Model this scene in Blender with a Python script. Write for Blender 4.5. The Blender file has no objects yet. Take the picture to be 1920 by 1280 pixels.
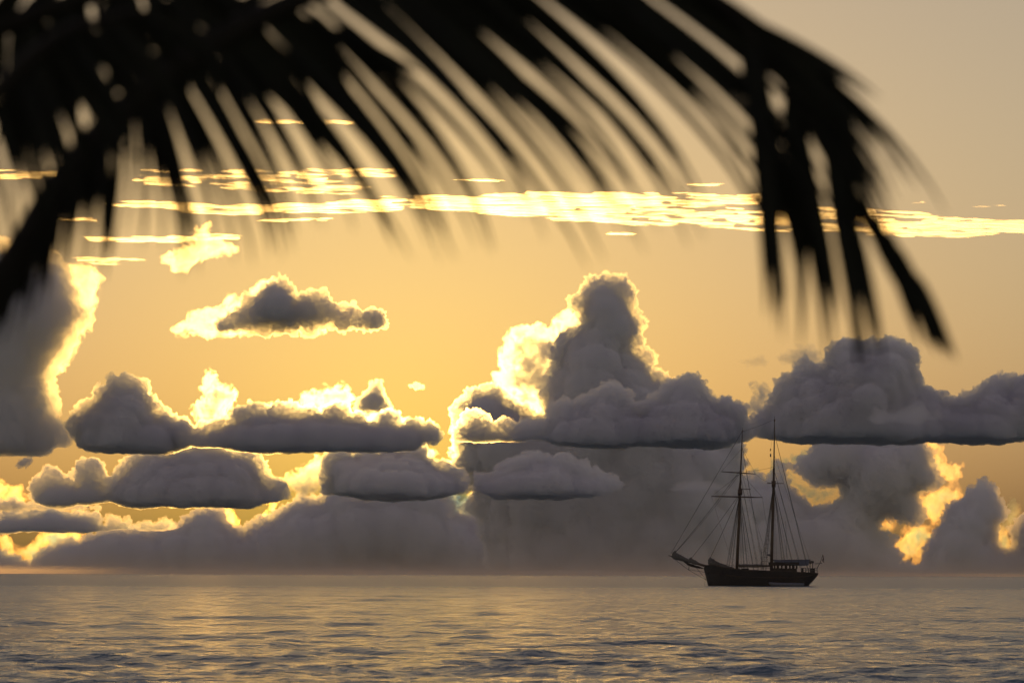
import bpy, bmesh, math, random
import numpy as np
from mathutils import Matrix, Vector

# ------------------------------------------------------------------ camera
sc = bpy.context.scene
COL = sc.collection
F = 5333.0                       # focal length in pixels of the 1920 px wide photograph (100 mm lens)
CAM = Vector((0.0, 0.0, 1.9))    # standing on the beach
HORIZON = 1077.0
cam = bpy.data.objects.new('camera', bpy.data.cameras.new('camera'))
COL.objects.link(cam)
sc.camera = cam
cam.data.sensor_width = 36.0
cam.data.lens = 36.0 * F / 1920.0
cam.data.clip_start = 0.1
cam.data.clip_end = 400000.0
ROT = Matrix.Rotation(math.radians(90) + math.atan((HORIZON - 640) / F), 3, 'X') @ Matrix.Rotation(math.radians(0.17), 3, 'Z')
cam.matrix_world = Matrix.Translation(CAM) @ ROT.to_4x4()
cam.data.dof.use_dof = True
cam.data.dof.focus_distance = 490.0
cam.data.dof.aperture_fstop = 3.4
cam.data.dof.aperture_blades = 0

def at(px, py, y):
    """world point seen at photo pixel (px, py) at the distance y in front of the camera"""
    d = ROT @ Vector(((px - 960) / F, (640 - py) / F, -1))
    return CAM + d * (y / d.y)

# ------------------------------------------------------------------ sky, sun, exposure
SUN_PX = (742, 886)
sdir = (at(SUN_PX[0], SUN_PX[1], 1000.0) - CAM).normalized()
SUN_EL = math.asin(sdir.z)
SUN_AZ = math.atan2(sdir.x, sdir.y)
world = bpy.data.worlds.new('World')
sc.world = world
world.use_nodes = True
wn = world.node_tree
sky = wn.nodes.new('ShaderNodeTexSky')
sky.sky_type = 'NISHITA'
sky.sun_disc = False
sky.sun_elevation = SUN_EL
sky.sun_rotation = SUN_AZ
sky.altitude = 0
sky.air_density = 1.3
sky.dust_density = 3.0
sky.ozone_density = 3.0
def math_node(op, a, val=None):
    mn = wn.nodes.new('ShaderNodeMath'); mn.operation = op
    if isinstance(a, (int, float)):
        mn.inputs[0].default_value = a
    else:
        wn.links.new(a, mn.inputs[0])
    if isinstance(val, (int, float)):
        mn.inputs[1].default_value = val
    elif val is not None:
        wn.links.new(val, mn.inputs[1])
    return mn.outputs['Value']
# milky cirrus veil all round, added; its elevation profile is shaped to light clouds and water
geo = wn.nodes.new('ShaderNodeTexCoord')
sep = wn.nodes.new('ShaderNodeSeparateXYZ')
wn.links.new(geo.outputs['Generated'], sep.inputs[0])
elev = math_node('ARCSINE', math_node('MAXIMUM', math_node('MINIMUM', sep.outputs['Z'], 1.0), 0.0))
rise = math_node('SUBTRACT', 1.0, math_node('EXPONENT', math_node('MULTIPLY', elev, -1.0 / math.radians(5.0))))
vcol = wn.nodes.new('ShaderNodeCombineXYZ')           # warm low down, paler and bluer overhead
for k, (amount, width) in enumerate(((8.7, 29.0), (8.05, 25.5), (4.9, 46.0))):
    fall = math_node('EXPONENT', math_node('MULTIPLY', elev, -1.0 / math.radians(width)))
    wn.links.new(math_node('MULTIPLY', math_node('MULTIPLY', rise, fall), amount), vcol.inputs[k])
veil = wn.nodes.new('ShaderNodeVectorMath'); veil.operation = 'ADD'
wn.links.new(sky.outputs['Color'], veil.inputs[0])
wn.links.new(vcol.outputs[0], veil.inputs[1])
# golden aureole that thin haze spreads round the low sun
dot = wn.nodes.new('ShaderNodeVectorMath'); dot.operation = 'DOT_PRODUCT'; dot.inputs[1].default_value = sdir
wn.links.new(geo.outputs['Generated'], dot.inputs[0])
chain = dot.outputs['Value']
for op, val in (('MINIMUM', 1.0), ('ARCCOSINE', None), ('MULTIPLY', -1.0 / math.radians(5.0)), ('EXPONENT', None)):
    mn = wn.nodes.new('ShaderNodeMath'); mn.operation = op
    if val is not None:
        mn.inputs[1].default_value = val
    wn.links.new(chain, mn.inputs[0])
    chain = mn.outputs['Value']
glow = wn.nodes.new('ShaderNodeVectorMath'); glow.operation = 'SCALE'; glow.inputs[0].default_value = (6.1, 5.9, 0.1)
wn.links.new(chain, glow.inputs['Scale'])
summ = wn.nodes.new('ShaderNodeVectorMath'); summ.operation = 'ADD'
wn.links.new(veil.outputs['Vector'], summ.inputs[0])
wn.links.new(glow.outputs['Vector'], summ.inputs[1])
wn.links.new(summ.outputs['Vector'], wn.nodes['Background'].inputs['Color'])
wn.nodes['Background'].inputs['Strength'].default_value = 0.05
sun = bpy.data.objects.new('sun', bpy.data.lights.new('sun', 'SUN'))
COL.objects.link(sun)
sun.data.energy = 4.4
sun.data.angle = math.radians(0.5)
sun.data.color = (1.0, 0.52, 0.115)
sun.rotation_euler = (-sdir).to_track_quat('-Z', 'Y').to_euler()
sc.view_settings.view_transform = 'Standard'
sc.view_settings.look = 'None'
sc.view_settings.exposure = 0.2
sc.view_settings.gamma = 1.0
cy = sc.cycles
cy.use_denoising = True
cy.max_bounces = 12
cy.volume_bounces = 9
cy.transparent_max_bounces = 128
cy.sample_clamp_indirect = 4.0

# ------------------------------------------------------------------ helpers
def tag(o, label=None, cat=None, group=None, kind=None):
    for k, v in (('label', label), ('category', cat), ('group', group), ('kind', kind)):
        if v:
            o[k] = v
    return o

def link(name, me, mat=None, parent=None):
    o = bpy.data.objects.new(name, me)
    COL.objects.link(o)
    if mat is not None:
        me.materials.append(mat)
    if parent is not None:
        o.parent = parent
    return o

def empty(name, loc=(0, 0, 0)):
    o = bpy.data.objects.new(name, None)
    o.location = loc
    o.empty_display_size = 0.5
    COL.objects.link(o)
    return o

def mesh_np(name, co, faces):
    """mesh from a numpy vertex array and a numpy (n, k) face array"""
    me = bpy.data.meshes.new(name)
    n, k = faces.shape
    me.vertices.add(len(co))
    me.vertices.foreach_set('co', np.ascontiguousarray(co, dtype=np.float32).ravel())
    me.loops.add(n * k)
    me.loops.foreach_set('vertex_index', np.ascontiguousarray(faces, dtype=np.int32).ravel())
    me.polygons.add(n)
    me.polygons.foreach_set('loop_start', np.arange(0, n * k, k, dtype=np.int32))
    me.update(calc_edges=True)
    return me

def noise3(p, seed=0):
    """vectorised gradient noise, p (n,3) -> about -0.7..0.7"""
    pi = np.floor(p).astype(np.int64)
    f = p - pi
    u = f * f * f * (f * (f * 6 - 15) + 10)
    out = 0
    for dx in (0, 1):
        for dy in (0, 1):
            for dz in (0, 1):
                h = (pi[:, 0] + dx) * 374761393 + (pi[:, 1] + dy) * 668265263 + (pi[:, 2] + dz) * 2147483647 + seed * 974634777
                h = ((h ^ (h >> 13)) * 1274126177) & 0xffffffff
                h = (h ^ (h >> 16)) & 0xffffffff
                gx = (h & 1023) / 511.5 - 1
                gy = ((h >> 10) & 1023) / 511.5 - 1
                gz = ((h >> 20) & 1023) / 511.5 - 1
                d = gx * (f[:, 0] - dx) + gy * (f[:, 1] - dy) + gz * (f[:, 2] - dz)
                w = (u[:, 0] if dx else 1 - u[:, 0]) * (u[:, 1] if dy else 1 - u[:, 1]) * (u[:, 2] if dz else 1 - u[:, 2])
                out = out + w * d
    return out

MATS = {}
def surface(name, col, rough=0.7, spec=0.3, scale=6.0, vary=0.35, bump=0.0):
    """principled material whose colour wanders a little with noise in object space"""
    if name in MATS:
        return MATS[name]
    m = bpy.data.materials.new(name)
    m.use_nodes = True
    n, l = m.node_tree.nodes, m.node_tree.links
    b = n['Principled BSDF']
    b.inputs['Roughness'].default_value = rough
    b.inputs['Specular IOR Level'].default_value = spec
    tc = n.new('ShaderNodeTexCoord')
    nz = n.new('ShaderNodeTexNoise')
    nz.inputs['Scale'].default_value = scale
    nz.inputs['Detail'].default_value = 5
    l.new(tc.outputs['Object'], nz.inputs['Vector'])
    r = n.new('ShaderNodeValToRGB')
    r.color_ramp.elements[0].position = 0.3
    r.color_ramp.elements[1].position = 0.75
    r.color_ramp.elements[0].color = [c * (1 - vary) for c in col] + [1]
    r.color_ramp.elements[1].color = [min(1, c * (1 + vary)) for c in col] + [1]
    l.new(nz.outputs['Fac'], r.inputs['Fac'])
    l.new(r.outputs['Color'], b.inputs['Base Color'])
    if bump:
        bp = n.new('ShaderNodeBump')
        bp.inputs['Distance'].default_value = bump
        l.new(nz.outputs['Fac'], bp.inputs['Height'])
        l.new(bp.outputs['Normal'], b.inputs['Normal'])
    MATS[name] = m
    return m

def vapour(density, tint=(1, 1, 1), patchy=None, shares=((0.11, 0.945), (0.89, 0.5)), stretch=(1, 1, 1), warm=(1, 1, 1)):
    """homogeneous cloud droplets: white, strongly forward scattering"""
    key = 'cloud_vapour_%.5f_%.2f_%.2f' % (density, tint[1], tint[2] + shares[0][0] + 10 * shares[1][1] + 100 * warm[1]) + ('_%.1f_%.2f' % patchy[:2] if patchy else '')
    if key in MATS:
        return MATS[key]
    m = bpy.data.materials.new(key)
    m.use_nodes = True
    n, l = m.node_tree.nodes, m.node_tree.links
    n.remove(n['Principled BSDF'])
    add = n.new('ShaderNodeAddShader')
    for i, (share, an) in enumerate(shares):    # forward peak and broad lobe of cloud droplets
        v = n.new('ShaderNodeVolumeScatter')
        v.inputs['Color'].default_value = (*[a * b for a, b in zip(tint, warm)], 1) if i == 0 else (*tint, 1)
        v.inputs['Density'].default_value = density * share
        v.inputs['Anisotropy'].default_value = an
        l.new(v.outputs['Volume'], add.inputs[i])
    l.new(add.outputs['Shader'], n['Material Output'].inputs['Volume'])
    m.cycles.homogeneous_volume = not patchy
    if patchy:                                          # torn shreds: thick and thin patches, size given in metres
        tc = n.new('ShaderNodeTexCoord')
        nz = n.new('ShaderNodeTexNoise')
        nz.inputs['Scale'].default_value = 1.0 / patchy[0]
        nz.inputs['Detail'].default_value = 4.0
        nz.inputs['Roughness'].default_value = 0.62
        nz.inputs['Distortion'].default_value = 0.6
        mr = n.new('ShaderNodeMapRange')
        mr.inputs['From Min'].default_value = patchy[1]
        mr.inputs['From Max'].default_value = patchy[2]
        mr.inputs['To Max'].default_value = density * patchy[3]
        mp = n.new('ShaderNodeMapping')
        mp.inputs['Scale'].default_value = stretch
        l.new(tc.outputs['Object'], mp.inputs['Vector'])
        l.new(mp.outputs['Vector'], nz.inputs['Vector'])
        l.new(nz.outputs['Fac'], mr.inputs['Value'])
        for node, share in zip([x for x in n if x.type == 'VOLUME_SCATTER'], [q[0] for q in shares]):
            mu = n.new('ShaderNodeMath'); mu.operation = 'MULTIPLY'; mu.inputs[1].default_value = share
            l.new(mr.outputs['Result'], mu.inputs[0])
            l.new(mu.outputs['Value'], node.inputs['Density'])
    MATS[key] = m
    return m

# ------------------------------------------------------------------ clouds
def ico(sub):
    bm = bmesh.new()
    bmesh.ops.create_icosphere(bm, subdivisions=sub, radius=1.0)
    co = np.array([v.co[:] for v in bm.verts])
    fa = np.array([[v.index for v in f.verts] for f in bm.faces])
    bm.free()
    return co, fa
ICO = {2: ico(2), 3: ico(3)}

def seg_dist(P, segs):
    d = np.full(len(P), 1e9)
    for a, b in segs:
        ab = b - a
        t = np.clip(((P - a) @ ab) / max(ab @ ab, 1e-9), 0, 1)
        d = np.minimum(d, np.linalg.norm(P - (a + t[:, None] * ab), axis=1))
    return d

def inside(P, poly):
    r = np.zeros(len(P), bool)
    j = len(poly) - 1
    for i in range(len(poly)):
        (xi, yi), (xj, yj) = poly[i], poly[j]
        if yi != yj:
            c = ((yi > P[:, 1]) != (yj > P[:, 1])) & (P[:, 0] < (xj - xi) * (P[:, 1] - yi) / (yj - yi) + xi)
            r ^= c
        j = i
    return r

def cloud(label, outline, dist, density, flat=False, vox=2.6, rcap=55, puff=(4, 17), deep=1.6, rough=1.0, seed=1, name='cumulus_cloud', group=None, wisp=0.0, tint=(1.0, 0.952, 0.925), ease=100, lobes=None, holes=()):
    if density > 1:                                     # given as the mean free path in photo pixels
        density = F / (dist * density)
    """a bank of vapour whose outline was read off the photograph; it gets its own distance, size and thickness"""
    rng = np.random.default_rng(seed)
    poly = [np.array(p, float) for p in outline]
    frac = 0.15 if puff[1] > 7 else 0.0                 # between the traced corners the edge wanders like real billows
    for level in range(3):
        out = []
        for i, p in enumerate(poly):
            q = poly[(i + 1) % len(poly)]
            out.append(p)
            L = np.linalg.norm(q - p)
            last = flat and i == len(poly) - 1
            if frac and L > 13 and not last:
                nv = np.array([-(q - p)[1], (q - p)[0]])
                out.append((p + q) / 2 + nv / L * rng.uniform(-1, 1) * min(frac * L, 9.0) + (q - p) * rng.uniform(-.12, .12))
        poly = out
    poly = np.array(poly)
    n = len(poly)
    segs = [(poly[i], poly[(i + 1) % n]) for i in range(n - 1 if flat else n)]
    holes = [np.array(h, float) for h in holes]
    for h in holes:
        segs += [(h[i], h[(i + 1) % len(h)]) for i in range(len(h))]
    def within(P):
        r = inside(P, poly)
        for h in holes:
            r &= ~inside(P, h)
        return r
    lo, hi = poly.min(0), poly.max(0)
    S = rng.uniform(lo, hi, (2500, 2))
    S = S[within(S)]
    d = seg_dist(S, segs)
    order = np.argsort(-d * rng.uniform(0.75, 1.0, len(d)))
    balls, C, R = [], np.zeros((0, 2)), np.zeros(0)
    for i in order:
        r = min(d[i] * 0.97, rcap)
        if r < 3:
            continue
        if len(R) and np.any(np.linalg.norm(C - S[i], axis=1) < 0.5 * R):
            continue
        C = np.vstack([C, S[i]]); R = np.append(R, r)
        lim = deep * min(d[i], 110)
        balls.append((S[i][0], S[i][1], rng.uniform(-0.1, 0.1) * lim, r))
        for s in (-1, 1):                               # front and back layers, so that the faces are even
            for t in (0.45, 0.8):
                if lim * t > 0.3 * r:
                    balls.append((S[i][0], S[i][1], s * (t + rng.uniform(-0.04, 0.04)) * lim, r * (1.0 - 0.35 * t)))
        if len(R) > 260:
            break
    for a, b in segs:                                   # cauliflower puffs of all sizes along the rim
        L = np.linalg.norm(b - a)
        t = 0.0
        while t < L:
            r = puff[0] + (puff[1] * 1.3 - puff[0]) * rng.uniform(0, 1) ** 1.6
            p = a + (b - a) * t / max(L, 1e-6)
            nrm = np.array([-(b - a)[1], (b - a)[0]]) / max(L, 1e-6)
            for sgn in (1, -1):
                if within((p + nrm * sgn * 3)[None])[0]:
                    q = p + nrm * sgn * r * rng.uniform(0.0, 0.5)
                    dy = rng.uniform(-1, 1) * puff[1] * 1.5
                    balls.append((q[0], q[1], dy, r))
                    for k in range(3):                  # smaller buds on top
                        an = rng.uniform(0, 2 * math.pi)
                        balls.append((q[0] + math.cos(an) * r * .8, q[1] + math.sin(an) * r * .8, dy + rng.uniform(-.5, .5) * r, r * rng.uniform(.35, .6)))
                    break
            t += r * rng.uniform(1.1, 1.9)
    m = dist / F                                        # metres per photo pixel at that distance
    vs, fs, off = [], [], 0
    for (x, y, dy, r) in balls:
        co, fa = ICO[3 if r > 16 else 2]
        c = at(x, y, dist + dy * m)
        vs.append(co * (r * m) + np.array(c)); fs.append(fa + off); off += len(co)
    base = mesh_np('puffs', np.vstack(vs), np.vstack(fs))
    o = link(name, base)
    md = o.modifiers.new('merge', 'REMESH')
    md.mode = 'VOXEL'; md.voxel_size = vox * m; md.adaptivity = 0
    sm = o.modifiers.new('ease', 'SMOOTH')               # evens out the depth of the face, the outline stays
    sm.use_x = sm.use_z = False; sm.factor = 0.6; sm.iterations = ease
    dg = bpy.context.evaluated_depsgraph_get()
    me = bpy.data.meshes.new_from_object(o.evaluated_get(dg))
    o.modifiers.clear()
    o.data = me
    bpy.data.meshes.remove(base)
    k = len(me.vertices)
    co = np.empty(k * 3, np.float32); me.vertices.foreach_get('co', co); co = co.reshape(-1, 3).astype(float)
    nr = np.empty(k * 3, np.float32); me.vertices.foreach_get('normal', nr); nr = nr.reshape(-1, 3)
    q = co / m
    nr = nr * np.array([1.0, 0.2, 1.0])                 # billows show along the outline, the face stays even
    disp = 0
    warp = 9.0 * noise3(q / 34.0, seed + 9)[:, None]
    for wl, am, sd in ((46, 4.0, 1), (20, 6.5, 2), (8, 5.5, 3)):
        disp = disp + am * (np.abs(noise3((q + warp) / wl, seed * 7 + sd)) * 2.2 - 0.4)
    if wisp:
        disp = disp - wisp * np.abs(noise3(q / np.array([30., 30., 14.]), seed + 77)) * 3
    co = co + nr * (disp * rough * m)[:, None]
    if flat:
        bz = at(*poly[0], dist).z * 0.5 + at(*poly[-1], dist).z * 0.5
        bz = bz + (noise3(q / 90.0, seed + 5) * 14.0 + noise3(q / 22.0, seed + 6) * 8.0) * m
        low = co[:, 2] < bz
        co[low, 2] = bz[low] + (co[low, 2] - bz[low]) * 0.3
    co[:, 2] = np.maximum(co[:, 2], 44.0)                # every cloud ends above the low sea haze
    c0 = co.mean(0)
    me.vertices.foreach_set('co', (co - c0).astype(np.float32).ravel())
    me.update()
    o.location = c0
    if len(me.polygons) > 20000:                        # thin out the flat parts, the rims keep their detail
        md = o.modifiers.new('thin', 'DECIMATE'); md.ratio = 0.5
        dg = bpy.context.evaluated_depsgraph_get()
        me2 = bpy.data.meshes.new_from_object(o.evaluated_get(dg))
        o.modifiers.clear(); o.data = me2; bpy.data.meshes.remove(me); me = me2
    thin = group == 'thin sunlit cloud shreds'
    # reddening of direct light along the air path, painted into the vapour by distance
    warm = (1, 1, 1) if thin or dist < 19000 else (1, .88, .7) if dist < 34000 else (1, .68, .36)
    me.materials.clear(); me.materials.append(vapour(density, tint, patchy=(22 * m, .42, .68, 2.6) if thin else (7 * m, .30, .58, 1.6), warm=warm, shares=lobes or (((0.42, 0.88), (0.58, 0.3)) if thin else ((0.11, 0.945), (0.89, 0.5)))))
    tag(o, label, 'cloud', group)
    return o

# ------------------------------------------------------------------ sea and beach
def make_sea():
    dense = np.linspace(-0.25, 0.25, 520)
    cols = np.concatenate([[-12, -5, -2, -1, -0.6, -0.42, -0.33], dense, [0.33, 0.42, 0.6, 1, 2, 5, 12]])
    near = np.geomspace(40, 2200, 1000)
    rows = np.concatenate([[-400, -150, -50, -15, 0, 10, 18, 24, 28, 32, 36], near, np.geomspace(3400, 250000, 60)])
    X = cols[None, :] * np.maximum(rows, 24)[:, None]
    X = np.clip(X, -240000, 240000)
    Y = np.repeat(rows[:, None], len(cols), 1)
    dy = np.gradient(rows)[:, None]
    dx = np.maximum(np.gradient(cols)[None, :] * np.maximum(rows, 24)[:, None], 0.01)
    rng = np.random.default_rng(11)
    Z = np.zeros_like(X)
    patch = noise3(np.stack([X / 260, Y / 26, X * 0], -1).reshape(-1, 3), 3).reshape(X.shape)
    patch = np.clip(1.0 + 1.1 * patch, 0.35, 1.8)
    for i in range(80):
        lam = 0.5 * (30 / 0.5) ** rng.uniform(0, 1)
        ang = rng.normal(math.radians(262), math.radians(32))
        kx, ky = math.cos(ang) * 2 * math.pi / lam, math.sin(ang) * 2 * math.pi / lam
        amp = SEA_AMP * min(lam, 1.6) * max(1.0, lam / 3.0) ** 0.4 * rng.uniform(0.6, 1.3)
        ok = np.clip((lam / np.maximum(np.abs(ky) * lam / 6.28 * dy, np.abs(kx) * lam / 6.28 * dx) - 2.5) / 2.5, 0, 1)
        ph = kx * X + ky * Y + rng.uniform(0, 6.28) + 0.8 * np.sin(X / (lam * 7) + i)
        w = np.sin(ph)
        Z += amp * ok * (w + 0.25 * (w * w - 0.5)) * (patch if lam < 8 else 1.0)
    co = np.stack([X, Y, Z], -1).reshape(-1, 3)
    nr, nc = X.shape
    idx = np.arange(nr * nc).reshape(nr, nc)
    fa = np.stack([idx[:-1, :-1], idx[:-1, 1:], idx[1:, 1:], idx[1:, :-1]], -1).reshape(-1, 4)
    me = mesh_np('sea', co, fa)
    me.polygons.foreach_set('use_smooth', np.ones(len(fa), bool))
    m = bpy.data.materials.new('sea_water')
    m.use_nodes = True
    n, l = m.node_tree.nodes, m.node_tree.links
    b = n['Principled BSDF']
    b.inputs['Base Color'].default_value = (0.075, 0.15, 0.19, 1)
    b.inputs['Roughness'].default_value = 0.12
    b.inputs['IOR'].default_value = 1.333
    tc = n.new('ShaderNodeTexCoord')
    gm = n.new('ShaderNodeSeparateXYZ')                  # the water is sheltered by the shore and wind-ruffled farther out
    l.new(tc.outputs['Object'], gm.inputs[0])
    rf = n.new('ShaderNodeMapRange')
    for k, v in (('From Min', 50.0), ('From Max', 500.0), ('To Min', 0.12), ('To Max', 0.31)):
        rf.inputs[k].default_value = v
    l.new(gm.outputs['Y'], rf.inputs['Value'])
    l.new(rf.outputs['Result'], b.inputs['Roughness'])
    prev = None
    for scl, dist, det in (((1.0, 1.4, 1), 0.05, 3), ((4.0, 5.0, 1), 0.014, 3)):
        mp = n.new('ShaderNodeMapping')
        mp.inputs['Scale'].default_value = scl
        l.new(tc.outputs['Object'], mp.inputs['Vector'])
        nz = n.new('ShaderNodeTexNoise')
        nz.inputs['Scale'].default_value = 1.0
        nz.inputs['Detail'].default_value = det
        nz.inputs['Distortion'].default_value = 0.4
        l.new(mp.outputs['Vector'], nz.inputs['Vector'])
        bp = n.new('ShaderNodeBump')
        bp.inputs['Strength'].default_value = 1.0
        bp.inputs['Distance'].default_value = dist * SEA_BUMP
        l.new(nz.outputs['Fac'], bp.inputs['Height'])
        if prev is not None:
            l.new(prev.outputs['Normal'], bp.inputs['Normal'])
        prev = bp
    l.new(prev.outputs['Normal'], b.inputs['Normal'])
    o = link('sea', me, m)
    tag(o, kind='structure')
SEA_AMP = 0.0055
SEA_BUMP = 5.0
make_sea()

def make_beach():
    xs = np.linspace(-45, 45, 91)
    ys = np.linspace(-30, 16, 47)
    X, Y = np.meshgrid(xs, ys)
    p = np.stack([X, Y, X * 0], -1).reshape(-1, 3)
    Z = np.where(Y < 6, 0.3 + (6 - Y) * 0.012, 0.3 - (Y - 6) * 0.075) + (noise3(p / 3.0, 8) * 0.05 + noise3(p / 0.9, 9) * 0.02).reshape(X.shape)
    co = np.stack([X, Y, Z], -1).reshape(-1, 3)
    nr, nc = X.shape
    idx = np.arange(nr * nc).reshape(nr, nc)
    fa = np.stack([idx[:-1, :-1], idx[:-1, 1:], idx[1:, 1:], idx[1:, :-1]], -1).reshape(-1, 4)
    tag(link('beach', mesh_np('beach', co, fa), surface('coral_sand', (0.42, 0.36, 0.27), 0.9, 0.2, 9.0, 0.2, 0.01)), kind='structure')
make_beach()

# ------------------------------------------------------------------ the clouds, read off the photograph row by row
# rows share one base height of about 600 m, so that a lower base in the picture means a row farther out
K = 1000.0
FRONT, MID, TALL, FAR = 'front row of cumulus', 'middle rows of cumulus', 'towering cumulus', 'far cloud bank on the horizon'
THIN, STREAK = 'thin sunlit cloud shreds', 'high gilded cloud streaks'
BROWN, ORANGE = (1.0, 0.955, 0.925), (1.0, 0.66, 0.30)          # reddening by distant air and low sun, painted into the vapour colour
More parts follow.
